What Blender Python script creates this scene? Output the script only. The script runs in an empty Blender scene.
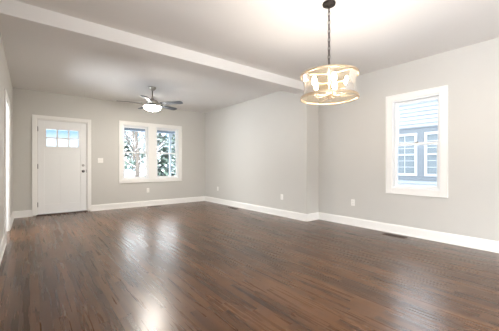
import bpy, bmesh, math, random
from mathutils import Vector, Matrix
PI = math.pi
scene = bpy.context.scene
C = scene.collection

# ------------------------------------------------------------------ camera
YAW = math.radians(38.5)
cam_d = bpy.data.cameras.new('camera'); cam = bpy.data.objects.new('camera', cam_d); C.objects.link(cam)
cam_d.sensor_fit = 'HORIZONTAL'; cam_d.sensor_width = 36.0
cam_d.lens = 36.0 * 276.0 / 499.0
cam.location = (0, 0, 1.10); cam.rotation_euler = (PI / 2, 0, -YAW)
cam_d.shift_y = -0.001
cam_d.clip_start = 0.02
scene.camera = cam

# ------------------------------------------------------------------ colour management
vs = scene.view_settings
vs.view_transform = 'Standard'; vs.look = 'None'; vs.gamma = 1.0; vs.use_curve_mapping = False
vs.exposure = 1.08
scene.cycles.max_bounces = 10; scene.cycles.diffuse_bounces = 6; scene.cycles.glossy_bounces = 4
scene.cycles.transparent_max_bounces = 24; scene.cycles.sample_clamp_indirect = 6.0
scene.cycles.caustics_reflective = False; scene.cycles.caustics_refractive = False

# ------------------------------------------------------------------ sky
W = bpy.data.worlds.new('sky'); scene.world = W; W.use_nodes = True
nt = W.node_tree; nt.nodes.clear()
N, L = nt.nodes.new, nt.links.new
out = N('ShaderNodeOutputWorld'); bg = N('ShaderNodeBackground'); bg.inputs['Strength'].default_value = 2.8
tc = N('ShaderNodeTexCoord'); sx = N('ShaderNodeSeparateXYZ'); L(tc.outputs['Generated'], sx.inputs[0])
rmp = N('ShaderNodeValToRGB'); cr = rmp.color_ramp
cr.elements[0].position = 0.0; cr.elements[0].color = (0.15, 0.175, 0.20, 1)
cr.elements[1].position = 0.6; cr.elements[1].color = (0.50, 0.62, 0.80, 1)
e = cr.elements.new(0.075); e.color = (0.19, 0.225, 0.26, 1)
e = cr.elements.new(0.10); e.color = (0.07, 0.125, 0.18, 1)
e = cr.elements.new(0.14); e.color = (0.10, 0.16, 0.22, 1)
e = cr.elements.new(0.21); e.color = (1.85, 1.85, 1.85, 1)
e = cr.elements.new(0.40); e.color = (1.6, 1.65, 1.75, 1)
L(sx.outputs['Z'], rmp.inputs[0])
nz = N('ShaderNodeTexNoise'); nz.inputs['Scale'].default_value = 5.0; nz.inputs['Detail'].default_value = 5
mpw = N('ShaderNodeMapping'); mpw.inputs['Scale'].default_value = (1, 1, 3.0); L(tc.outputs['Generated'], mpw.inputs[0]); L(mpw.outputs[0], nz.inputs['Vector'])
r2 = N('ShaderNodeValToRGB'); r2.color_ramp.elements[0].position = 0.42; r2.color_ramp.elements[1].position = 0.54; L(nz.outputs[0], r2.inputs[0])
mx = N('ShaderNodeMix'); mx.data_type = 'RGBA'; msk = N('ShaderNodeMapRange'); msk.inputs[1].default_value = 0.10; msk.inputs[2].default_value = 0.20; L(sx.outputs['Z'], msk.inputs[0])
mlt = N('ShaderNodeMath'); mlt.operation = 'MULTIPLY'; L(r2.outputs[0], mlt.inputs[0]); L(msk.outputs[0], mlt.inputs[1]); L(mlt.outputs[0], mx.inputs[0]); L(rmp.outputs[0], mx.inputs[6]); mx.inputs[7].default_value = (1.5, 1.54, 1.6, 1)
L(mx.outputs[2], bg.inputs['Color']); L(bg.outputs[0], out.inputs['Surface'])

# ------------------------------------------------------------------ fill lamps added at unseen openings, hall daylight, sun
def area(name, loc, rot, sx_, sy_, power, col):
    d = bpy.data.lights.new(name, 'AREA'); d.shape = 'RECTANGLE'; d.size = sx_; d.size_y = sy_; d.energy = power; d.color = col
    o = bpy.data.objects.new(name, d); C.objects.link(o); o.location = loc; o.rotation_euler = rot
    return o
area('fill_rear', (2.2, -3.62, 1.45), (PI / 2, 0, 0), 3.4, 1.9, 22, (1.0, 0.96, 0.91))  # added fill lamp, just outside the unseen rear opening
area('fill_left', (-0.46, -0.5, 1.2), (PI / 2 + 0.18, 0, -PI / 2), 2.2, 1.4, 72, (0.96, 0.98, 1.0))  # added lamp beside the camera, brightens the right-hand walls
area('daylight_hall', (-1.78, 5.65, 1.45), (PI / 2 + 0.2, 0, -PI / 2), 1.1, 1.3, 58, (0.84, 0.92, 1.0))
sd = bpy.data.lights.new('sun', 'SUN'); sd.energy = 3.5; sd.angle = math.radians(2.0); sd.color = (1.0, 0.97, 0.92)
sun = bpy.data.objects.new('sun', sd); C.objects.link(sun)
sun.rotation_euler = Vector((0.28, 0.62, -0.95)).to_track_quat('-Z', 'Y').to_euler()

# ------------------------------------------------------------------ materials
def srgb(r, g, b):
    f = lambda c: ((c / 255 + 0.055) / 1.055) ** 2.4 if c > 10 else c / 255 / 12.92
    return (f(r), f(g), f(b), 1)
class NT:
    def __init__(s, name):
        s.m = bpy.data.materials.new(name); s.m.use_nodes = True; s.t = s.m.node_tree
        s.b = s.t.nodes['Principled BSDF']; s.o = s.t.nodes['Material Output']
    def n(s, k, **kw):
        x = s.t.nodes.new(k)
        for a, v in kw.items(): setattr(x, a, v)
        return x
    def l(s, a, b): s.t.links.new(a, b)
    def math(s, op, a, b=None):
        x = s.n('ShaderNodeMath', operation=op)
        for i, v in enumerate((a, b)):
            if v is None: continue
            if isinstance(v, (int, float)): x.inputs[i].default_value = v
            else: s.l(v, x.inputs[i])
        return x.outputs[0]
    def mix(s, f, a, b):
        x = s.n('ShaderNodeMix', data_type='RGBA')
        for i, v in ((0, f), (6, a), (7, b)):
            if isinstance(v, (int, float, tuple)): x.inputs[i].default_value = v
            else: s.l(v, x.inputs[i])
        return x.outputs[2]
    def noise(s, scale, detail=3, vec=None, stretch=None):
        x = s.n('ShaderNodeTexNoise'); x.inputs['Scale'].default_value = scale; x.inputs['Detail'].default_value = detail
        if vec is None: vec = s.n('ShaderNodeTexCoord').outputs['Object']
        if stretch:
            m = s.n('ShaderNodeMapping'); m.inputs['Scale'].default_value = stretch; s.l(vec, m.inputs[0]); vec = m.outputs[0]
        s.l(vec, x.inputs['Vector']); return x.outputs[0]

def paint(name, col, rough=0.5, var=0.04, scale=6, metal=0.0, bump=0.0, spec=0.5, stretch=None):
    t = NT(name)
    lo = tuple(c * (1 - var) for c in col[:3]) + (1,); hi = tuple(min(1, c * (1 + var)) for c in col[:3]) + (1,)
    n = t.noise(scale, 3, stretch=stretch)
    t.l(t.mix(n, lo, hi), t.b.inputs['Base Color'])
    t.b.inputs['Roughness'].default_value = rough; t.b.inputs['Metallic'].default_value = metal
    t.b.inputs['Specular IOR Level'].default_value = spec
    if bump:
        bp = t.n('ShaderNodeBump'); bp.inputs['Strength'].default_value = bump; bp.inputs['Distance'].default_value = 0.002
        t.l(t.noise(160, 2), bp.inputs['Height']); t.l(bp.outputs[0], t.b.inputs['Normal'])
    return t.m

M = {}
M['wall'] = paint('wall_paint', (0.585, 0.568, 0.53, 1), 0.55, 0.025, 1.5, bump=0.05)
M['ceil'] = paint('ceiling_paint', (0.80, 0.785, 0.76, 1), 0.8, 0.02, 1.2)
M['trim'] = paint('trim_enamel', (0.86, 0.845, 0.81, 1), 0.3, 0.01, 4)
M['door'] = paint('door_enamel', (0.84, 0.835, 0.82, 1), 0.35, 0.01, 4)
M['vinyl'] = paint('sash_vinyl', (0.85, 0.86, 0.86, 1), 0.35, 0.01, 4)
M['plate'] = paint('ivory_plastic', (0.86, 0.84, 0.80, 1), 0.3, 0.01, 20)
M['slot'] = paint('socket_shadow_grey', (0.10, 0.095, 0.09, 1), 0.5, 0.05, 40)
M['nickel'] = paint('brushed_nickel', (0.46, 0.44, 0.41, 1), 0.32, 0.06, 40, metal=1.0)
M['steel'] = paint('satin_lock_metal', (0.22, 0.215, 0.21, 1), 0.35, 0.05, 40, metal=1.0)
M['bronze'] = paint('dark_oil_bronze', (0.022, 0.017, 0.013, 1), 0.55, 0.25, 60, metal=0.2, spec=0.3)
M['gold'] = paint('antique_gold_leaf', (0.52, 0.40, 0.27, 1), 0.45, 0.22, 45, metal=0.55)
M['candle'] = paint('candle_sleeve_ivory', (0.55, 0.46, 0.32, 1), 0.5, 0.04, 30)
M['blade'] = paint('silver_grey_blade', (0.085, 0.09, 0.10, 1), 0.65, 0.12, 12, spec=0.2, stretch=(2, 20, 2))
M['thresh'] = paint('dark_threshold_oak', (0.085, 0.055, 0.035, 1), 0.4, 0.2, 20, stretch=(2, 20, 20))
M['register'] = paint('walnut_register', (0.060, 0.034, 0.020, 1), 0.45, 0.2, 20)
M['duct'] = paint('duct_black', (0.01, 0.01, 0.01, 1), 0.8, 0.1, 5)
M['snow'] = paint('snow', (0.72, 0.76, 0.82, 1), 0.9, 0.05, 0.8)
M['porch'] = paint('porch_paint', (0.17, 0.20, 0.235, 1), 0.6, 0.05, 4)
M['porchwhite'] = paint('porch_white_paint', (0.42, 0.45, 0.48, 1), 0.6, 0.03, 4)
M['bark'] = paint('bark_brown', (0.10, 0.08, 0.065, 1), 0.9, 0.35, 10, stretch=(4, 4, 1))
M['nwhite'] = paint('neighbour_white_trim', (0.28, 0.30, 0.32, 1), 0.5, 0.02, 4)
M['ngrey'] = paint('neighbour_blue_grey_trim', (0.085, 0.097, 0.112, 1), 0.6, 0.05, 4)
M['nglass'] = paint('neighbour_dim_pane', (0.10, 0.12, 0.135, 1), 0.25, 0.08, 3)
M['roof'] = paint('neighbour_shingle', (0.12, 0.12, 0.13, 1), 0.9, 0.3, 20)

def lap_siding():
    t = NT('lap_siding')
    n = t.noise(3, 3, stretch=(1, 1, 12))
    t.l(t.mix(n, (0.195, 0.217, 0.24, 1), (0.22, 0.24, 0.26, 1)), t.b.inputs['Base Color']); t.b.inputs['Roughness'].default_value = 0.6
    return t.m
M['siding'] = lap_siding()

def floor_wood():
    t = NT('dark_stained_oak_strips')
    geo = t.n('ShaderNodeNewGeometry'); sp = t.n('ShaderNodeSeparateXYZ'); t.l(geo.outputs['Position'], sp.inputs[0])
    X, Y = sp.outputs['X'], sp.outputs['Y']
    wv, ln = 0.062, 0.95
    rx = t.math('DIVIDE', X, wv); row = t.math('FLOOR', rx); fx = t.math('FRACT', t.math('ADD', rx, 100.0))
    wn = t.n('ShaderNodeTexWhiteNoise', noise_dimensions='1D'); t.l(row, wn.inputs['W'])
    ry = t.math('ADD', t.math('DIVIDE', Y, ln), t.math('MULTIPLY', wn.outputs['Value'], 7.3)); idx = t.math('FLOOR', ry); fy = t.math('FRACT', t.math('ADD', ry, 100.0))
    cb = t.n('ShaderNodeCombineXYZ'); t.l(row, cb.inputs[0]); t.l(idx, cb.inputs[1])
    wb = t.n('ShaderNodeTexWhiteNoise', noise_dimensions='3D'); t.l(cb.outputs[0], wb.inputs['Vector'])
    board = wb.outputs['Value']
    # grain, offset per board
    off = t.n('ShaderNodeVectorMath', operation='MULTIPLY_ADD'); t.l(wb.outputs['Color'], off.inputs[0]); off.inputs[1].default_value = (20, 20, 20); t.l(geo.outputs['Position'], off.inputs[2])
    g1 = t.noise(1.0, 5, off.outputs[0], (30, 1.3, 1)); g2 = t.noise(1.0, 3, geo.outputs['Position'], (5.0, 0.9, 1))
    v = t.math('ADD', t.math('MULTIPLY', board, 0.20), t.math('ADD', t.math('MULTIPLY', g1, 0.30), t.math('MULTIPLY', g2, 0.45)))
    r = t.n('ShaderNodeValToRGB'); e = r.color_ramp.elements
    e[0].position = 0.30; e[0].color = (0.040, 0.0175, 0.008, 1)
    e[1].position = 0.74; e[1].color = (0.165, 0.076, 0.031, 1)
    m = e.new(0.49); m.color = (0.090, 0.039, 0.0155, 1)
    t.l(v, r.inputs[0])
    gap = t.math('MAXIMUM', t.math('LESS_THAN', fx, 0.03), t.math('LESS_THAN', fy, 0.003))
    t.l(t.mix(t.math('MULTIPLY', gap, 0.3), r.outputs[0], (0.012, 0.007, 0.004, 1)), t.b.inputs['Base Color'])
    ro = t.math('ADD', 0.22, t.math('MULTIPLY', g1, 0.12)); t.l(ro, t.b.inputs['Roughness'])
    t.b.inputs['IOR'].default_value = 1.46
    t.b.inputs['Coat Weight'].default_value = 0.1; t.b.inputs['Coat Roughness'].default_value = 0.26; t.b.inputs['Coat IOR'].default_value = 1.6
    bp = t.n('ShaderNodeBump'); bp.inputs['Strength'].default_value = 0.05; bp.inputs['Distance'].default_value = 0.002
    t.l(t.math('SUBTRACT', g1, t.math('MULTIPLY', gap, 0.25)), bp.inputs['Height']); t.l(bp.outputs[0], t.b.inputs['Normal'])
    t.l(bp.outputs[0], t.b.inputs['Coat Normal'])
    return t.m
M['floor'] = floor_wood()

def thin_glass(name, tint, gloss=0.06, haze=0.0, hazecol=(1, 1, 1, 1), rough=0.02, seeds=False):
    t = NT(name); t.t.nodes.remove(t.b)
    tr = t.n('ShaderNodeBsdfTransparent'); tr.inputs[0].default_value = tint
    gl = t.n('ShaderNodeBsdfGlossy'); gl.inputs['Roughness'].default_value = rough
    fr = t.n('ShaderNodeFresnel'); fr.inputs[0].default_value = 1.35
    a = t.n('ShaderNodeMixShader'); t.l(fr.outputs[0], a.inputs[0]); t.l(tr.outputs[0], a.inputs[1]); t.l(gl.outputs[0], a.inputs[2])
    last = a.outputs[0]
    if haze:
        tl = t.n('ShaderNodeBsdfTranslucent'); tl.inputs[0].default_value = hazecol
        df = t.n('ShaderNodeBsdfDiffuse'); df.inputs[0].default_value = hazecol
        d = t.n('ShaderNodeMixShader'); d.inputs[0].default_value = 0.5; t.l(tl.outputs[0], d.inputs[1]); t.l(df.outputs[0], d.inputs[2])
        m = t.n('ShaderNodeMixShader')
        if seeds:
            n = t.noise(34, 4, stretch=(1, 1, 0.7))
            rr = t.n('ShaderNodeValToRGB'); rr.color_ramp.elements[0].position = 0.40; rr.color_ramp.elements[1].position = 0.68
            t.l(n, rr.inputs[0])
            f = t.math('ADD', haze * 0.5, t.math('MULTIPLY', rr.outputs[0], haze)); t.l(f, m.inputs[0])
            bp = t.n('ShaderNodeBump'); bp.inputs['Strength'].default_value = 0.6; bp.inputs['Distance'].default_value = 0.01; t.l(n, bp.inputs['Height']); t.l(bp.outputs[0], gl.inputs['Normal'])
        else: m.inputs[0].default_value = haze
        t.l(last, m.inputs[1]); t.l(d.outputs[0], m.inputs[2]); last = m.outputs[0]
    t.l(last, t.o.inputs['Surface'])
    return t.m
M['glass'] = thin_glass('clear_window_glass', (0.96, 0.98, 0.98, 1))
M['shade'] = thin_glass('seeded_amber_glass', (0.95, 0.885, 0.77, 1), haze=0.034, hazecol=(0.80, 0.62, 0.38, 1), rough=0.08, seeds=True)

def glow(name, col, strength):
    t = NT(name); t.t.nodes.remove(t.b)
    e = t.n('ShaderNodeEmission'); e.inputs[0].default_value = col; e.inputs[1].default_value = strength
    t.l(e.outputs[0], t.o.inputs['Surface']); return t.m
M['bulb'] = glow('glowing_bulb', (1.0, 0.89, 0.78, 1), 150)
M['bowl'] = glow('glowing_frosted_bowl', (1.0, 0.95, 0.87, 1), 85)

def needles():
    t = NT('snowy_evergreen_needles')
    geo = t.n('ShaderNodeNewGeometry')
    n = t.noise(2.2, 4, geo.outputs['Position'])
    col = t.mix(n, (0.030, 0.055, 0.042, 1), (0.12, 0.16, 0.13, 1))
    r = t.n('ShaderNodeValToRGB'); r.color_ramp.elements[0].position = 0.56; r.color_ramp.elements[1].position = 0.63
    t.l(t.noise(3.1, 4, geo.outputs['Position']), r.inputs[0])
    t.l(t.mix(r.outputs[0], col, (0.78, 0.84, 0.90, 1)), t.b.inputs['Base Color']); t.b.inputs['Roughness'].default_value = 0.9
    return t.m
M['needles'] = needles()
def snowbark():
    t = NT('snow_dusted_bark')
    geo = t.n('ShaderNodeNewGeometry'); s = t.n('ShaderNodeSeparateXYZ'); t.l(geo.outputs['Normal'], s.inputs[0])
    r = t.n('ShaderNodeValToRGB'); r.color_ramp.elements[0].position = 0.25; r.color_ramp.elements[1].position = 0.5; t.l(s.outputs['Z'], r.inputs[0])
    t.l(t.mix(r.outputs[0], (0.10, 0.085, 0.075, 1), (0.82, 0.87, 0.93, 1)), t.b.inputs['Base Color']); t.b.inputs['Roughness'].default_value = 0.9
    return t.m
M['snowbark'] = snowbark()

# ------------------------------------------------------------------ mesh helpers
def BM(): return bmesh.new()
def bx(bm, x0, x1, y0, y1, z0, z1, bev=0.0):
    vs_ = [bm.verts.new(p) for p in ((x0, y0, z0), (x1, y0, z0), (x1, y1, z0), (x0, y1, z0), (x0, y0, z1), (x1, y0, z1), (x1, y1, z1), (x0, y1, z1))]
    fs = [bm.faces.new([vs_[i] for i in f]) for f in ((0, 3, 2, 1), (4, 5, 6, 7), (0, 1, 5, 4), (1, 2, 6, 5), (2, 3, 7, 6), (3, 0, 4, 7))]
    if bev:
        es = list({ed for f in fs for ed in f.edges})
        bmesh.ops.bevel(bm, geom=es, offset=bev, segments=2, affect='EDGES', profile=0.5)
def lathe(bm, prof, n=32, c=(0, 0, 0), closed=False):
    rings = []
    for r, z in prof:
        if r < 1e-6: rings.append([bm.verts.new((c[0], c[1], c[2] + z))])
        else: rings.append([bm.verts.new((c[0] + r * math.cos(2 * PI * i / n), c[1] + r * math.sin(2 * PI * i / n), c[2] + z)) for i in range(n)])
    pairs = list(zip(rings, rings[1:])) + ([(rings[-1], rings[0])] if closed else [])
    for a, b in pairs:
        if len(a) == 1 and len(b) == 1: continue
        for i in range(n):
            j = (i + 1) % n
            if len(a) == 1: bm.faces.new((a[0], b[j], b[i]))
            elif len(b) == 1: bm.faces.new((a[i], a[j], b[0]))
            else: bm.faces.new((a[i], a[j], b[j], b[i]))
def tube(bm, pts, rad, n=8, closed=False):
    pts = [Vector(p) for p in pts]; rs = rad if isinstance(rad, (list, tuple)) else [rad] * len(pts)
    rings = []; K = len(pts); up = None
    for i, p in enumerate(pts):
        if closed: d = pts[(i + 1) % K] - pts[i - 1]
        else: d = pts[min(i + 1, K - 1)] - pts[max(i - 1, 0)]
        d.normalize()
        if up is None: up = Vector((0, 0, 1)) if abs(d.z) < 0.9 else Vector((1, 0, 0))
        s = d.cross(up).normalized(); up = s.cross(d).normalized()
        rings.append([bm.verts.new(p + (s * math.cos(2 * PI * k / n) + up * math.sin(2 * PI * k / n)) * rs[i]) for k in range(n)])
    rng = range(K) if closed else range(K - 1)
    for i in rng:
        a, b = rings[i], rings[(i + 1) % K]
        for k in range(n): bm.faces.new((a[k], a[(k + 1) % n], b[(k + 1) % n], b[k]))
    if not closed:
        bm.faces.new(rings[0][::-1]); bm.faces.new(rings[-1])
def prism(bm, outline, axis, a, b):
    # outline: list of 2D points extruded along axis ('x','y','z') from a to b
    def P(u, v, w): return {'x': (w, u, v), 'y': (u, w, v), 'z': (u, v, w)}[axis]
    A = [bm.verts.new(P(u, v, a)) for u, v in outline]; B = [bm.verts.new(P(u, v, b)) for u, v in outline]
    n = len(outline)
    bm.faces.new(A[::-1]); bm.faces.new(B)
    for i in range(n): bm.faces.new((A[i], A[(i + 1) % n], B[(i + 1) % n], B[i]))
def obj(name, bm, mat, parent=None, smooth=False, loc=(0, 0, 0)):
    bmesh.ops.recalc_face_normals(bm, faces=bm.faces[:])
    me = bpy.data.meshes.new(name); bm.to_mesh(me); bm.free()
    me.materials.append(mat)
    if smooth:
        for p in me.polygons: p.use_smooth = True
    o = bpy.data.objects.new(name, me); C.objects.link(o); o.location = loc
    if parent: o.parent = parent
    return o
def tag(o, label, cat, group=None, kind=None):
    o['label'] = label; o['category'] = cat
    if group: o['group'] = group
    if kind: o['kind'] = kind
    return o
def thing(name, label, cat, loc=(0, 0, 0), rotz=0, group=None, kind=None):
    o = bpy.data.objects.new(name, None); o.empty_display_size = 0.1; C.objects.link(o)
    o.location = loc; o.rotation_euler = (0, 0, rotz)
    return tag(o, label, cat, group, kind)
def struct(name, bm, mat, label, cat): return tag(obj(name, bm, mat), label, cat, kind='structure')
def dup(root, loc, rotz, label, group=None):
    r = root.copy(); C.objects.link(r); r.location = loc; r.rotation_euler = (0, 0, rotz); r['label'] = label
    if group: r['group'] = group
    for ch in list(root.children):
        c = ch.copy(); C.objects.link(c); c.parent = r
        for g in ch.children:
            d = g.copy(); C.objects.link(d); d.parent = c
    return r

# ------------------------------------------------------------------ room shell
H = 2.70; XL = -0.28; YB = 7.50; XF = 4.23; XN = 4.60; YJ = 3.52; YR = -3.5; T = 0.14
WZ0, WZ1 = 0.73, 2.13                       # window opening heights
DX0, DX1, DZ = 0.11, 1.065, 2.10            # front door opening
BW0, BW1 = 1.845, 3.355                     # back window opening
RW0, RW1 = 1.39, 2.065                      # right window opening
LO0, LO1, LOZ = 5.2, 6.1, 2.08              # cased opening in left wall

b = BM(); bx(b, -2.0, XN + T, YR - T, YB + T, -0.10, 0.0); struct('floor', b, M['floor'], 'dark brown stained hardwood strip floor', 'floor')
b = BM(); bx(b, -2.0, XN + T, YR - T, YB + T, H, H + 0.12); struct('ceiling', b, M['ceil'], 'flat pale grey painted ceiling', 'ceiling')
b = BM(); y0, y1 = YB, YB + T
bx(b, -2.0, DX0, y0, y1, 0, H); bx(b, DX0, DX1, y0, y1, DZ, H); bx(b, DX1, BW0, y0, y1, 0, H)
bx(b, BW0, BW1, y0, y1, 0, WZ0); bx(b, BW0, BW1, y0, y1, WZ1, H); bx(b, BW1, XN + T, y0, y1, 0, H)
struct('wall_back', b, M['wall'], 'greige back wall holding the front door and double window', 'wall')
b = BM(); bx(b, XF, XN + T, YJ, YB, 0, H); struct('wall_right_far', b, M['wall'], 'greige side wall beyond the ceiling beam, ending at the jog', 'wall')
b = BM(); bx(b, XN, XN + T, YR, RW0, 0, H); bx(b, XN, XN + T, RW1, YJ, 0, H); bx(b, XN, XN + T, RW0, RW1, 0, WZ0); bx(b, XN, XN + T, RW0, RW1, WZ1, H)
struct('wall_right_near', b, M['wall'], 'greige near side wall with the single window', 'wall')
b = BM(); bx(b, XL - 0.12, XL, YR, -1.6, 0, H); bx(b, XL - 0.12, XL, 0.6, LO0, 0, H); bx(b, XL - 0.12, XL, -1.6, 0.6, 0, 0.5); bx(b, XL - 0.12, XL, -1.6, 0.6, 1.9, H); bx(b, XL - 0.12, XL, LO1, YB, 0, H); bx(b, XL - 0.12, XL, LO0, LO1, LOZ, H)  # unseen opening beside the camera is added for the left fill lamp
struct('wall_left', b, M['wall'], 'greige left wall with a cased opening', 'wall')
b = BM(); bx(b, -2.0, 0.5, YR - T, YR, 0, H); bx(b, 3.9, XN + T, YR - T, YR, 0, H); bx(b, 0.5, 3.9, YR - T, YR, 0, 0.5); bx(b, 0.5, 3.9, YR - T, YR, 2.4, H)
struct('wall_rear', b, M['wall'], 'greige wall behind the viewer with a wide opening added for light', 'wall')  # wall is out of view; its opening is added to let light in
b = BM(); bx(b, -1.75, -1.63, 4.4, 5.1, 0, H); bx(b, -1.75, -1.63, 6.2, YB, 0, H); bx(b, -1.75, -1.63, 5.1, 6.2, 0, 0.8); bx(b, -1.75, -1.63, 5.1, 6.2, 2.1, H)
bx(b, -1.63, XL - 0.12, 4.4, 4.52, 0, H)
struct('wall_hall', b, M['wall'], 'greige wall of the small hall past the left opening', 'wall')
# dropped beam with softened edges
b = BM(); bx(b, XL, XF + 0.02, YJ, YJ + 0.29, H - 0.157, H + 0.02, 0.004)
struct('trim_1', b, M['ceil'], 'boxed drop beam crossing the ceiling from wall to wall', 'beam')

def base_outline(s=1):       # profile in (depth, height)
    return [(0, 0), (0.024, 0), (0.024, 0.012), (0.014, 0.020), (0.014, 0.118), (0.010, 0.130), (0.006, 0.140), (0, 0.142)]
def base_x(name, x0, x1, y, sgn, label):
    b = BM(); prism(b, [(y + sgn * d, z) for d, z in base_outline()], 'x', x0, x1)
    return struct(name, b, M['trim'], label, 'baseboard')
def base_y(name, y0, y1, x, sgn, label):
    b = BM(); prism(b, [(x + sgn * d, z) for d, z in base_outline()], 'y', y0, y1)
    return struct(name, b, M['trim'], label, 'baseboard')
base_x('baseboard_back', DX1 + 0.06, XF, YB, -1, 'white baseboard under the double window')
base_x('baseboard_back_left', XL, DX0 - 0.06, YB, -1, 'short white baseboard left of the front door')
base_y('baseboard_right_far', YJ - 0.024, YB, XF, -1, 'white baseboard of the far side wall')
base_x('baseboard_jog', XF - 0.024, XN, YJ, -1, 'very short white baseboard at the wall jog')
base_y('baseboard_right_near', YR, YJ, XN, -1, 'white baseboard under the single side window')
base_y('baseboard_left_near', YR, LO0 - 0.09, XL, 1, 'white baseboard along the left edge, nearer than the opening')
base_y('baseboard_left_far', LO1 + 0.09, YB, XL, 1, 'short white baseboard between opening and back corner')
# cased opening in the left wall
b = BM()
bx(b, XL - 0.12, XL, LO1 - 0.018, LO1, 0, LOZ); bx(b, XL - 0.12, XL, LO0, LO0 + 0.018, 0, LOZ); bx(b, XL - 0.12, XL, LO0, LO1, LOZ - 0.018, LOZ)
for s in (XL, XL - 0.138):
    bx(b, s, s + 0.018, LO1 - 0.006, LO1 + 0.085, 0, LOZ + 0.085, 0.003); bx(b, s, s + 0.018, LO0 - 0.085, LO0 + 0.006, 0, LOZ + 0.085, 0.003)
    bx(b, s, s + 0.018, LO0 + 0.006, LO1 - 0.006, LOZ - 0.006, LOZ + 0.085, 0.003)
struct('trim_2', b, M['trim'], 'white casing around the opening at the left edge', 'door casing')

# ------------------------------------------------------------------ windows (local x along wall, y outward, z up)
def casing_bm(x0, x1, z0, z1, w=0.09, d=0.02, sides=(1, 1, 1, 1)):
    b = BM()
    bx(b, x0 - w, x0, -d, 0, z0 - w, z1 + w, 0.004); bx(b, x1, x1 + w, -d, 0, z0 - w, z1 + w, 0.004)
    bx(b, x0, x1, -d, 0, z1, z1 + w, 0.004)
    if sides[3]: bx(b, x0, x1, -d, 0, z0 - w, z0, 0.004)
    # thin raised back band
    q = w + 0.012
    bx(b, x0 - q, x0 - w, -d - 0.006, 0, z0 - (q if sides[3] else w), z1 + q); bx(b, x1 + w, x1 + q, -d - 0.006, 0, z0 - (q if sides[3] else w), z1 + q)
    bx(b, x0 - w, x1 + w, -d - 0.006, 0, z1 + w, z1 + q)
    if sides[3]: bx(b, x0 - w, x1 + w, -d - 0.006, 0, z0 - q, z0 - w)
    return b
def sash(root, x0, x1, z0, z1, y, name, fw=0.038):
    b = BM()
    bx(b, x0, x0 + fw, y, y + 0.03, z0, z1, 0.003); bx(b, x1 - fw, x1, y, y + 0.03, z0, z1, 0.003)
    bx(b, x0 + fw, x1 - fw, y, y + 0.03, z0, z0 + fw, 0.003); bx(b, x0 + fw, x1 - fw, y, y + 0.03, z1 - fw, z1, 0.003)
    s = obj(name, b, M['vinyl'], root)
    b = BM(); bx(b, x0 + fw, x1 - fw, y + 0.013, y + 0.017, z0 + fw, z1 - fw); obj('pane', b, M['glass'], s)
    return s
def hung_unit(root, x0, x1):
    h0, h1 = WZ0, WZ1; mid = 0.5 * (h0 + h1) - 0.005
    b = BM()   # jamb liner
    bx(b, x0, x0 + 0.022, 0, T, h0, h1); bx(b, x1 - 0.022, x1, 0, T, h0, h1); bx(b, x0 + 0.022, x1 - 0.022, 0, T, h1 - 0.022, h1)
    obj('jamb', b, M['vinyl'], root)
    b = BM(); bx(b, x0 + 0.022, x1 - 0.022, 0, T + 0.03, h0, h0 + 0.022, 0.003); obj('window_sill', b, M['vinyl'], root)
    a0, a1 = x0 + 0.022, x1 - 0.022
    sash(root, a0, a1, mid - 0.02, h1 - 0.022, 0.085, 'upper_sash')
    lo = sash(root, a0, a1, h0 + 0.022, mid + 0.02, 0.05, 'lower_sash')
    xc = 0.5 * (x0 + x1)
    b = BM(); bx(b, xc - 0.03, xc + 0.03, 0.052, 0.078, mid + 0.02, mid + 0.030, 0.003); lathe(b, [(0, 0.0), (0.012, 0.0), (0.012, 0.012), (0, 0.012)], 12, (xc, 0.065, mid + 0.028))
    obj('sash_lock', b, M['steel'], lo)

w1 = thing('window_1', 'white double window with two sashes side by side in the back wall', 'window', (0.5 * (BW0 + BW1), YB, 0), 0, kind='structure')
hw = 0.5 * (BW1 - BW0)
obj('casing', casing_bm(-hw, hw, WZ0, WZ1, 0.08), M['trim'], w1)
b = BM(); bx(b, -0.10, 0.10, -0.02, T, WZ0, WZ1, 0.004); obj('mullion', b, M['trim'], w1)
hung_unit(w1, -hw, -0.10); hung_unit(w1, 0.10, hw)

w2 = thing('window_2', 'white single hung window in the near side wall', 'window', (XN, 0.5 * (RW0 + RW1), 0), -PI / 2, kind='structure')
hw = 0.5 * (RW1 - RW0)
obj('casing', casing_bm(-hw, hw, WZ0, WZ1, 0.08), M['trim'], w2)
hung_unit(w2, -hw, hw)

# ------------------------------------------------------------------ front door
d1 = thing('door_1', 'white craftsman front door with a six light window at the top', 'door', (0.5 * (DX0 + DX1), YB, 0), 0, kind='structure')
hw = 0.5 * (DX1 - DX0)
b = casing_bm(-hw, hw, 0.09, DZ, 0.065, sides=(1, 1, 1, 0)); obj('casing', b, M['trim'], d1)
b = BM(); bx(b, -hw, -hw + 0.018, 0, T, 0.012, DZ); bx(b, hw - 0.018, hw, 0, T, 0.012, DZ); bx(b, -hw + 0.018, hw - 0.018, 0, T, DZ - 0.018, DZ)
bx(b, -hw + 0.018, -hw + 0.03, 0.066, T, 0.03, DZ - 0.018); bx(b, hw - 0.03, hw - 0.018, 0.066, T, 0.03, DZ - 0.018); bx(b, -hw + 0.03, hw - 0.03, 0.066, T, DZ - 0.03, DZ - 0.018)
obj('jamb', b, M['trim'], d1)
b = BM(); bx(b, -hw, hw, -0.045, T, 0.0, 0.028, 0.004); obj('threshold', b, M['thresh'], d1)
sx0, sx1, sz0, sz1 = -hw + 0.021, hw - 0.021, 0.034, DZ - 0.021
ly0, ly1 = 0.018, 0.063
gx0, gx1, gz0, gz1 = -0.325, 0.325, 1.495, 1.905
b = BM()
st = 0.115
bx(b, sx0, sx0 + st, ly0, ly1, sz0, sz1, 0.003); bx(b, sx1 - st, sx1, ly0, ly1, sz0, sz1, 0.003)
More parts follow.
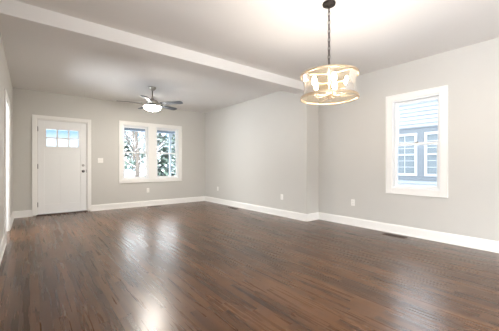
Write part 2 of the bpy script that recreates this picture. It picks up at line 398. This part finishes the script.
bx(b, sx0 + st, sx1 - st, ly0, ly1, gz1, sz1); bx(b, sx0 + st, sx1 - st, ly0, ly1, 1.35, gz0); bx(b, sx0 + st, sx1 - st, ly0, ly1, sz0, sz0 + 0.20)
bx(b, -0.055, 0.055, ly0, ly1, sz0 + 0.20, 1.35)
bx(b, sx0 + st, -0.055, ly0 + 0.010, ly1 - 0.010, sz0 + 0.20, 1.35); bx(b, 0.055, sx1 - st, ly0 + 0.010, ly1 - 0.010, sz0 + 0.20, 1.35)
bx(b, sx0 + st, gx0, ly0, ly1, gz0, gz1); bx(b, gx1, sx1 - st, ly0, ly1, gz0, gz1)
slab = obj('door_slab', b, M['door'], d1)
b = BM(); bx(b, gx0, gx1, 0.038, 0.042, gz0, gz1); obj('pane', b, M['glass'], slab)
b = BM(); f = 0.016
bx(b, gx0, gx0 + f, 0.008, 0.073, gz0, gz1); bx(b, gx1 - f, gx1, 0.008, 0.073, gz0, gz1); bx(b, gx0 + f, gx1 - f, 0.008, 0.073, gz0, gz0 + f); bx(b, gx0 + f, gx1 - f, 0.008, 0.073, gz1 - f, gz1)
obj('light_frame', b, M['door'], slab)
b = BM()
for k in (-1, 1): bx(b, k * 0.108 - 0.014, k * 0.108 + 0.014, 0.022, 0.058, gz0 + f, gz1 - f)
zc = 1.70; bx(b, gx0 + f, gx1 - f, 0.024, 0.056, zc - 0.014, zc + 0.014); obj('muntin', b, M['door'], slab)
for z in (0.24, 1.07, 1.88):
    b = BM(); bx(b, -hw + 0.008, -hw + 0.030, 0.012, 0.02, z - 0.05, z + 0.05); lathe(b, [(0, -0.052), (0.008, -0.052), (0.008, 0.052), (0, 0.052)], 10, (-hw + 0.019, 0.006, z))
    obj('hinge', b, M['steel'], d1)
def yl(bm, prof, cx, cz, y0, n=20):       # lathe about the local -y axis
    t = BM(); lathe(t, prof, n)
    bmesh.ops.transform(t, matrix=Matrix.Translation((cx, y0, cz)) @ Matrix.Rotation(PI / 2, 4, 'X'), verts=t.verts)
    me = bpy.data.meshes.new('tmp'); t.to_mesh(me); t.free(); bm.from_mesh(me); bpy.data.meshes.remove(me)
kx = sx1 - 0.062
b = BM(); yl(b, [(0, 0), (0.031, 0), (0.031, 0.008), (0.026, 0.014), (0, 0.014)], kx, 1.095, ly0)
db = obj('deadbolt', b, M['nickel'], slab); 
b = BM(); bx(b, kx - 0.006, kx + 0.006, ly0 - 0.032, ly0 - 0.012, 1.077, 1.113, 0.003); obj('thumb_turn', b, M['nickel'], slab)
b = BM(); yl(b, [(0, 0), (0.033, 0), (0.033, 0.006), (0.024, 0.012), (0.013, 0.016), (0.012, 0.034), (0.022, 0.042), (0.029, 0.054), (0.027, 0.068), (0.015, 0.076), (0, 0.078)], kx, 0.955, ly0)
obj('door_knob', b, M['steel'], slab, True)
b = BM(); bx(b, hw - 0.022, hw - 0.014, -0.002, 0.02, 0.92, 0.99); obj('strike_plate', b, M['steel'], d1)

# ------------------------------------------------------------------ outlets, switch, floor registers
def outlet(label, loc, rot):
    t = thing('wall_outlet', label, 'outlet', loc, rot, 'ivory wall outlets')
    b = BM(); bx(b, -0.036, 0.036, -0.006, 0, -0.058, 0.058, 0.002); obj('cover_plate', b, M['plate'], t)
    for dz in (-0.02, 0.02):
        b = BM(); bx(b, -0.017, 0.017, -0.009, -0.005, dz - 0.014, dz + 0.014, 0.003); r = obj('receptacle', b, M['plate'], t)
        b = BM(); bx(b, -0.008, -0.006, -0.0095, -0.008, dz - 0.003, dz + 0.006); bx(b, 0.006, 0.008, -0.0095, -0.008, dz - 0.003, dz + 0.006); bx(b, -0.002, 0.002, -0.0095, -0.008, dz - 0.010, dz - 0.006)
        obj('socket_slots', b, M['slot'], r)
    b = BM(); yl(b, [(0, 0), (0.003, 0), (0.002, 0.001), (0, 0.001)], 0, 0, -0.006, 8); obj('screw', b, M['nickel'], t)
    return t
RR = -PI / 2
o0 = outlet('ivory outlet on the back wall below the double window', (2.48, YB, 0.42), 0)
dup(o0, (XF, 6.78, 0.418), RR, 'ivory outlet on the far side wall, close to the back corner')
dup(o0, (XF, 4.20, 0.416), RR, 'ivory outlet on the far side wall, close to the jog')
dup(o0, (XN, 2.757, 0.418), RR, 'ivory outlet on the near side wall, left of the single window')
sw = thing('light_switch', 'ivory double light switch beside the front door', 'switch', (1.34, YB, 1.21), 0)
b = BM(); bx(b, -0.058, 0.058, -0.006, 0, -0.058, 0.058, 0.002); obj('cover_plate', b, M['plate'], sw)
for dx in (-0.023, 0.023):
    b = BM(); prism(b, [(-0.005, -0.012), (-0.011, -0.002), (-0.018, 0.010), (-0.014, 0.013), (-0.005, 0.012)], 'x', dx - 0.005, dx + 0.005); obj('toggle', b, M['plate'], sw)
def register(label, loc, rot):
    t = thing('floor_register', label, 'floor vent', loc, rot, 'walnut floor vents')
    b = BM(); w, d = 0.165, 0.055
    bx(b, -w, w, -d, -d + 0.016, 0.0, 0.006); bx(b, -w, w, d - 0.016, d, 0.0, 0.006); bx(b, -w, -w + 0.018, -d + 0.016, d - 0.016, 0.0, 0.006); bx(b, w - 0.018, w, -d + 0.016, d - 0.016, 0.0, 0.006)
    obj('frame', b, M['register'], t)
    b = BM(); bx(b, -w + 0.018, w - 0.018, -d + 0.016, d - 0.016, 0.0003, 0.0012); obj('duct_opening', b, M['duct'], t)
    for k in range(9):
        x = -w + 0.018 + (k + 0.5) * (2 * w - 0.036) / 9
        b = BM(); bx(b, x - 0.006, x + 0.006, -d + 0.016, d - 0.016, 0.0015, 0.005); obj('louver', b, M['register'], t)
    return t
r0 = register('dark brown floor vent in front of the back wall, under the double window', (2.56, 7.28, 0), 0)
dup(r0, (4.06, 5.75, 0), PI / 2, 'dark brown floor vent along the far side wall')
dup(r0, (4.44, 1.955, 0), PI / 2, 'dark brown floor vent under the single side window')

# ------------------------------------------------------------------ chandelier
CX, CY = 2.315, 1.647
ch = thing('chandelier', 'drum chandelier with amber glass and gold rings hanging on a dark chain', 'chandelier', (CX, CY, H), 0)
b = BM(); lathe(b, [(0, 0), (0.062, 0), (0.064, -0.006), (0.062, -0.020), (0.050, -0.027), (0.014, -0.030), (0.010, -0.042), (0, -0.042)], 32); obj('canopy', b, M['bronze'], ch, True)
RT, RB = 1.985 - H, 1.763 - H; RAD = 0.277
b = BM(); z = -0.040; k = 0
while z > -0.635:
    pts = []
    for i in range(12):
        a = 2 * PI * i / 12; u, v = 0.0125 * math.cos(a), 0.026 * math.sin(a)
        pts.append((u, 0, z - 0.024 + v) if k % 2 == 0 else (0, u, z - 0.024 + v))
    tube(b, pts, 0.0034, 6, True); z -= 0.0425; k += 1
obj('chain', b, M['bronze'], ch, True)
b = BM(); tube(b, [(0.0045, 0.0035, -0.04), (0.005, 0.004, -0.25), (0.0045, 0.0035, -0.45), (0.0, 0.0, -0.66)], 0.0022, 6); obj('power_cord', b, M['bronze'], ch, True)
b = BM(); lathe(b, [(0, z + 0.03), (0.010, z + 0.028), (0.012, z), (0.008, z - 0.006), (0.008, RB + 0.07), (0.026, RB + 0.055), (0.034, RB + 0.035), (0.026, RB + 0.015), (0.010, RB + 0.005), (0.012, RB - 0.006), (0, RB - 0.016)], 20); obj('stem', b, M['gold'], ch, True)
def ring(name, zc, hgt, r):
    b = BM(); lathe(b, [(r - 0.007, zc - hgt / 2), (r + 0.002, zc - hgt / 2), (r + 0.004, zc - hgt / 4), (r + 0.004, zc + hgt / 4), (r + 0.002, zc + hgt / 2), (r - 0.007, zc + hgt / 2)], 64, closed=True)
    return obj(name, b, M['gold'], ch, True)
rt = ring('top_ring', RT, 0.020, RAD); rb = ring('bottom_ring', RB, 0.024, RAD)
for k in range(3):
    a = 2 * PI * k / 3 + 0.5
    b = BM(); tube(b, [(0.006 * math.cos(a), 0.006 * math.sin(a), RT + 0.012), (0.14 * math.cos(a), 0.14 * math.sin(a), RT + 0.006), ((RAD - 0.004) * math.cos(a), (RAD - 0.004) * math.sin(a), RT)], 0.004, 6)
    obj('spoke', b, M['gold'], rt, True)
    a += 0.5
    b = BM(); tube(b, [(0.02 * math.cos(a), 0.02 * math.sin(a), RB + 0.02), (0.14 * math.cos(a), 0.14 * math.sin(a), RB + 0.004), ((RAD - 0.004) * math.cos(a), (RAD - 0.004) * math.sin(a), RB)], 0.004, 6)
    obj('spoke', b, M['gold'], rb, True)
b = BM(); prof = []
for i in range(9):
    s = i / 8; prof.append((RAD - 0.010 - 0.024 * math.sin(PI * s), RB + 0.006 + s * (RT - RB - 0.012)))
lathe(b, prof, 64); obj('glass_shade', b, M['shade'], ch, True)
for k in range(5):
    a = -PI / 2 - YAW + 2 * PI * k / 5
    ca, sa = math.cos(a), math.sin(a); R5 = 0.165
    b = BM(); tube(b, [(r * ca, r * sa, RB + zz) for r, zz in ((0.02, 0.035), (0.06, 0.022), (0.11, 0.020), (0.15, 0.030), (R5, 0.050))], 0.005, 8)
    arm = obj('arm', b, M['gold'], ch, True)
    c = (R5 * ca, R5 * sa, RB)
    b = BM(); lathe(b, [(0, 0.048), (0.022, 0.050), (0.026, 0.056), (0.013, 0.060), (0.012, 0.118), (0, 0.118)], 16, c); obj('candle_sleeve', b, M['candle'], arm, True)
    b = BM(); lathe(b, [(0, 0.118), (0.012, 0.119), (0.018, 0.130), (0.024, 0.148), (0.022, 0.164), (0.014, 0.182), (0.005, 0.197), (0, 0.201)], 16, c); obj('bulb', b, M['bulb'], arm, True)

# ------------------------------------------------------------------ ceiling fan
FX, FY = 1.98, 5.71
fan = thing('ceiling_fan', 'five blade nickel ceiling fan with a lit bowl', 'ceiling fan', (FX, FY, H), 0)
b = BM(); lathe(b, [(0, 0), (0.072, 0), (0.074, -0.012), (0.060, -0.040), (0.034, -0.062), (0.018, -0.068), (0, -0.068)], 28); obj('canopy', b, M['nickel'], fan, True)
b = BM(); lathe(b, [(0, -0.06), (0.013, -0.06), (0.013, -0.205), (0.022, -0.21), (0.024, -0.235), (0, -0.24)], 16); obj('downrod', b, M['nickel'], fan, True)
b = BM(); lathe(b, [(0, -0.225), (0.030, -0.228), (0.050, -0.250), (0.100, -0.272), (0.118, -0.300), (0.118, -0.335), (0.095, -0.352), (0.085, -0.366), (0.09, -0.374), (0, -0.374)], 36); obj('motor_housing', b, M['nickel'], fan, True)
b = BM(); lathe(b, [(0.09, -0.372), (0.178, -0.376), (0.182, -0.384), (0.182, -0.396), (0.174, -0.400), (0.09, -0.388)], 40, closed=True); obj('light_rim', b, M['nickel'], fan, True)
b = BM(); lathe(b, [(0.172, -0.398), (0.168, -0.420), (0.148, -0.446), (0.110, -0.468), (0.06, -0.480), (0, -0.484)], 40); obj('light_bowl', b, M['bowl'], fan, True)
for k in range(5):
    a = -YAW + math.radians(-12) + 2 * PI * k / 5
    Rm = Matrix.Rotation(a, 4, 'Z') @ Matrix.Translation((0, 0, -0.338)) @ Matrix.Rotation(math.radians(-12), 4, 'X')
    b = BM()
    ol = [(0.20, -0.045), (0.30, -0.055), (0.45, -0.064), (0.60, -0.068), (0.645, -0.060), (0.665, -0.040), (0.67, 0.0), (0.665, 0.040), (0.645, 0.060), (0.60, 0.068), (0.45, 0.064), (0.30, 0.055), (0.20, 0.045)]
    prism(b, ol, 'z', -0.004, 0.004); bmesh.ops.transform(b, matrix=Rm, verts=b.verts); bl = obj('blade', b, M['blade'], fan)
    b = BM(); prism(b, [(0.10, -0.018), (0.17, -0.016), (0.21, -0.034), (0.28, -0.034), (0.29, 0), (0.28, 0.034), (0.21, 0.034), (0.17, 0.016), (0.10, 0.018)], 'z', 0.004, 0.010)
    bmesh.ops.transform(b, matrix=Rm, verts=b.verts); obj('blade_bracket', b, M['nickel'], bl)

# ------------------------------------------------------------------ outside: ground, porch, trees, neighbour house
rnd = random.Random(7)
def gz(x, y):
    base = -0.55
    if y > 11: base += 0.115 * (y - 11) * (1 if y < 30 else 30 / y)
    return base + 0.12 * math.sin(x * 0.7 + 0.3 * y) * math.sin(0.5 * y)
b = BM(); nx, ny = 60, 50; g = {}
for i in range(nx + 1):
    for j in range(ny + 1):
        x = -25 + 75 * i / nx; y = -12 + 72 * j / ny; inside = -2.3 < x < 5.2 and -4.6 < y < 8.2
        g[i, j] = b.verts.new((x, y, gz(x, y) if not inside else -0.6))
for i in range(nx):
    for j in range(ny): b.faces.new((g[i, j], g[i + 1, j], g[i + 1, j + 1], g[i, j + 1]))
struct('ground', b, M['snow'], 'snow covered yard outside the windows', 'ground')

po = thing('porch', 'painted front porch outside the door and double window', 'porch', (2.0, 8.7, 0))
def plocal(b): bmesh.ops.translate(b, vec=(-2.0, -8.7, 0), verts=b.verts); return b
b = BM(); bx(b, -1.5, 6.0, YB + T + 0.06, 9.75, -0.65, -0.06); obj('deck', plocal(b), M['porch'], po)
b = BM(); bx(b, -1.7, 6.2, YB + T + 0.02, 9.9, 2.46, 2.60); obj('porch_roof', plocal(b), M['porchwhite'], po)
b = BM(); bx(b, -1.7, 6.2, 9.55, 9.72, 2.24, 2.46); obj('porch_beam', plocal(b), M['porch'], po)
for x in (-1.3, 1.15, 3.98, 5.9):
    b = BM(); bx(b, x - 0.035, x + 0.035, 9.595, 9.665, -0.06, 2.24, 0.005); bx(b, x - 0.075, x + 0.075, 9.56, 9.71, -0.06, 0.10, 0.005); bx(b, x - 0.075, x + 0.075, 9.56, 9.71, 2.12, 2.24, 0.005)
    obj('porch_post', plocal(b), M['porchwhite'], po)

def conifer(x, y, h, r, label, seed):
    rn = random.Random(seed); t = thing('evergreen_tree', label, 'tree', (x, y, gz(x, y) - 0.05), rn.random() * 6, 'evergreens beyond the porch')
    b = BM(); tube(b, [(0, 0, 0), (0.02, 0, h * 0.5), (0, 0.01, h * 0.97)], [0.03 * h, 0.018 * h, 0.005], 8); obj('trunk', b, M['bark'], t)
    b = BM(); tiers = int(h * 4.2)
    for k in range(tiers):
        s = k / tiers; z = h * (0.10 + 0.88 * s); rr = r * (1 - s) ** 0.85 + 0.06
        nb = max(6, int(15 * (1 - s)) + 4)
        for q in range(nb):
            a = 2 * PI * (q + rn.random() * 0.8) / nb; L_ = rr * rn.uniform(0.65, 1.1); dr = rn.uniform(0.18, 0.42)
            d = Vector((math.cos(a), math.sin(a), 0)); sd = Vector((-d.y, d.x, 0)); w = 0.16 * L_ + 0.06
            z2 = z + rn.uniform(-0.1, 0.1)
            prev = None
            for m in range(5):       # drooping spray: a ridged strip with ragged edges
                f = m / 4; c = d * (L_ * f) + Vector((0, 0, z2 - dr * L_ * f * f))
                ww = w * (1.05 - f) * rn.uniform(0.7, 1.3) + 0.012
                row = [b.verts.new(c + sd * ww - Vector((0, 0, ww * 0.55))), b.verts.new(c), b.verts.new(c - sd * ww - Vector((0, 0, ww * 0.55)))]
                if prev:
                    b.faces.new((prev[0], prev[1], row[1], row[0])); b.faces.new((prev[1], prev[2], row[2], row[1]))
                prev = row
    obj('foliage', b, M['needles'], t)
def bare_tree(x, y, h, label, seed, rad=0.14):
    rn = random.Random(seed); t = thing('bare_tree', label, 'tree', (x, y, gz(x, y) - 0.05), 0, 'leafless trees beyond the porch')
    tr = [(0, 0, 0), (0.06, 0.02, h * 0.3), (-0.04, 0.05, h * 0.6), (0.05, 0, h)]
    b = BM(); tube(b, tr, [rad, rad * 0.75, rad * 0.45, 0.015], 9); obj('trunk', b, M['bark'], t, True)
    b = BM()
    def grow(p, d, L_, r, lev):
        pts = [p]; q = p.copy(); dd = d.copy()
        for i in range(4):
            dd = (dd + Vector((rn.uniform(-.25, .25), rn.uniform(-.25, .25), rn.uniform(-.05, .22)))).normalized(); q = q + dd * L_ / 4; pts.append(q.copy())
        tube(b, pts, [r, r * .8, r * .65, r * .5, r * .3], 5)
        if lev < 3:
            for i in range(5 if lev < 2 else 3):
                s = pts[rn.randint(1, 4)]; nd = (dd + Vector((rn.uniform(-1, 1), rn.uniform(-1, 1), rn.uniform(-.2, .7)))).normalized()
                grow(s, nd, L_ * rn.uniform(.45, .7), r * .55, lev + 1)
    for k in range(14):
        s = 0.14 + 0.80 * k / 13; z = h * s
        a = k * 2.4 + rn.random(); grow(Vector((0, 0, z)), Vector((math.cos(a), math.sin(a), 0.45)).normalized(), h * 0.42 * (1.15 - s), rad * 0.32 * (1.2 - s), 1)
    obj('branches', b, M['snowbark'], t)
conifer(6.9, 18.0, 4.6, 1.5, 'tall snowy evergreen filling the right sash view', 11)
conifer(8.7, 20.5, 4.2, 1.4, 'snowy evergreen at the right side of the right sash', 12)
conifer(10.4, 29.0, 5.0, 1.9, 'distant snowy evergreen behind the tallest one', 13)
conifer(7.2, 26.5, 4.4, 1.7, 'small distant evergreen seen low in the left sash', 14)
conifer(10.2, 37.0, 5.0, 2.0, 'farthest evergreen low on the snowy slope', 15)
def shrub(x, y, h, r, label, seed):
    rn = random.Random(seed); t = thing('snowy_shrub', label, 'shrub', (x, y, gz(x, y) - 0.05), 0, 'shrubs on the snowy slope')
    b = BM(); tube(b, [(0, 0, 0), (0.02, 0.01, h * 0.5)], [0.05, 0.02], 7); obj('stem', b, M['bark'], t)
    b = BM()
    for q in range(260):        # leafy sprays on a rounded crown
        a, e_ = rn.random() * 2 * PI, rn.uniform(-0.2, 1.0); f = rn.uniform(0.55, 1.0)
        n = Vector((math.cos(a) * math.cos(e_ * PI / 2), math.sin(a) * math.cos(e_ * PI / 2), math.sin(e_ * PI / 2)))
        c = Vector((n.x * r * f, n.y * r * f, h * 0.5 + n.z * h * 0.5 * f)); s1 = n.cross(Vector((rn.uniform(-1, 1), rn.uniform(-1, 1), 1))).normalized(); s2 = (n * 0.7 + s1.cross(n)).normalized(); k = rn.uniform(0.06, 0.15)
        b.faces.new([b.verts.new(p) for p in (c - s1 * k, c + s2 * k * 1.6, c + s1 * k, c - s2 * k * 0.7)])
    obj('foliage', b, M['needles'], t)
shrub(4.75, 18.3, 1.25, 0.75, 'low dark shrub on the snow at the left of the left sash', 31)
shrub(6.9, 22.9, 1.5, 0.8, 'low dark shrub on the snow at the right of the left sash', 32)
bare_tree(4.45, 15.2, 4.6, 'leafless snowy tree with a dark trunk seen in the left sash', 21)
bare_tree(5.9, 21.0, 5.0, 'leafless snowy tree behind the nearer bare trunk', 22, 0.12)

nh = thing('neighbour_house', 'neighbouring house with pale lap siding and gridded windows seen through the side window', 'house', (9.5, 2.5, -0.6))
EX = 0.125
b = BM()
for k in range(32):        # lap boards
    z = k * EX; prism(b, [(0.0, z), (0.030, z), (0.004, z + EX + 0.004), (0.0, z + EX + 0.01)], 'y', -7, 7)
for v in b.verts: v.co.x = -v.co.x
obj('siding', b, M['siding'], nh)
b = BM(); bx(b, 0.0, 7.0, -6.98, 6.98, 0, 32 * EX); obj('wall', b, M['ngrey'], nh)
b = BM(); prism(b, [(-0.15, 32 * EX - 0.05), (3.5, 32 * EX + 1.6), (7.5, 32 * EX - 0.05), (7.5, 32 * EX + 0.12), (3.5, 32 * EX + 1.85), (-0.15, 32 * EX + 0.12)], 'y', -7.3, 7.3); obj('roof', b, M['snow'], nh)
ZB, ZT = 1.36, 2.70
wy = [(0.98, 1.72), (0.06, 0.78)]
b = BM(); bx(b, -0.045, 0, -0.12, 1.90, ZT, ZT + 0.15); bx(b, -0.06, 0, -0.14, 1.92, ZT + 0.15, ZT + 0.19); bx(b, -0.045, 0, -0.12, 1.90, ZB - 0.13, ZB)
bx(b, -0.045, 0, 0.78, 0.98, ZB, ZT); bx(b, -0.045, 0, 1.72, 1.90, ZB, ZT); bx(b, -0.045, 0, -0.12, 0.06, ZB, ZT)
obj('window_surround', b, M['ngrey'], nh)
for y0, y1 in wy:
    b = BM(); f = 0.075
    bx(b, -0.06, 0, y0, y0 + f, ZB, ZT); bx(b, -0.06, 0, y1 - f, y1, ZB, ZT); bx(b, -0.06, 0, y0 + f, y1 - f, ZB, ZB + f); bx(b, -0.06, 0, y0 + f, y1 - f, ZT - f, ZT)
    zc = 0.5 * (ZB + ZT); bx(b, -0.055, 0, y0 + f, y1 - f, zc - 0.025, zc + 0.025)
    wf = obj('window', b, M['nwhite'], nh)
    b = BM(); bx(b, -0.030, -0.026, y0 + f, y1 - f, ZB + f, ZT - f); obj('pane', b, M['nglass'], wf)
    b = BM(); yc = 0.5 * (y0 + y1); bx(b, -0.042, -0.03, yc - 0.010, yc + 0.010, ZB + f, ZT - f)
    for q in (1, 2, 4, 5):
        zq = ZB + f + (ZT - ZB - 2 * f) * q / 6; bx(b, -0.042, -0.03, y0 + f, y1 - f, zq - 0.009, zq + 0.009)
    obj('muntin', b, M['nwhite'], wf)
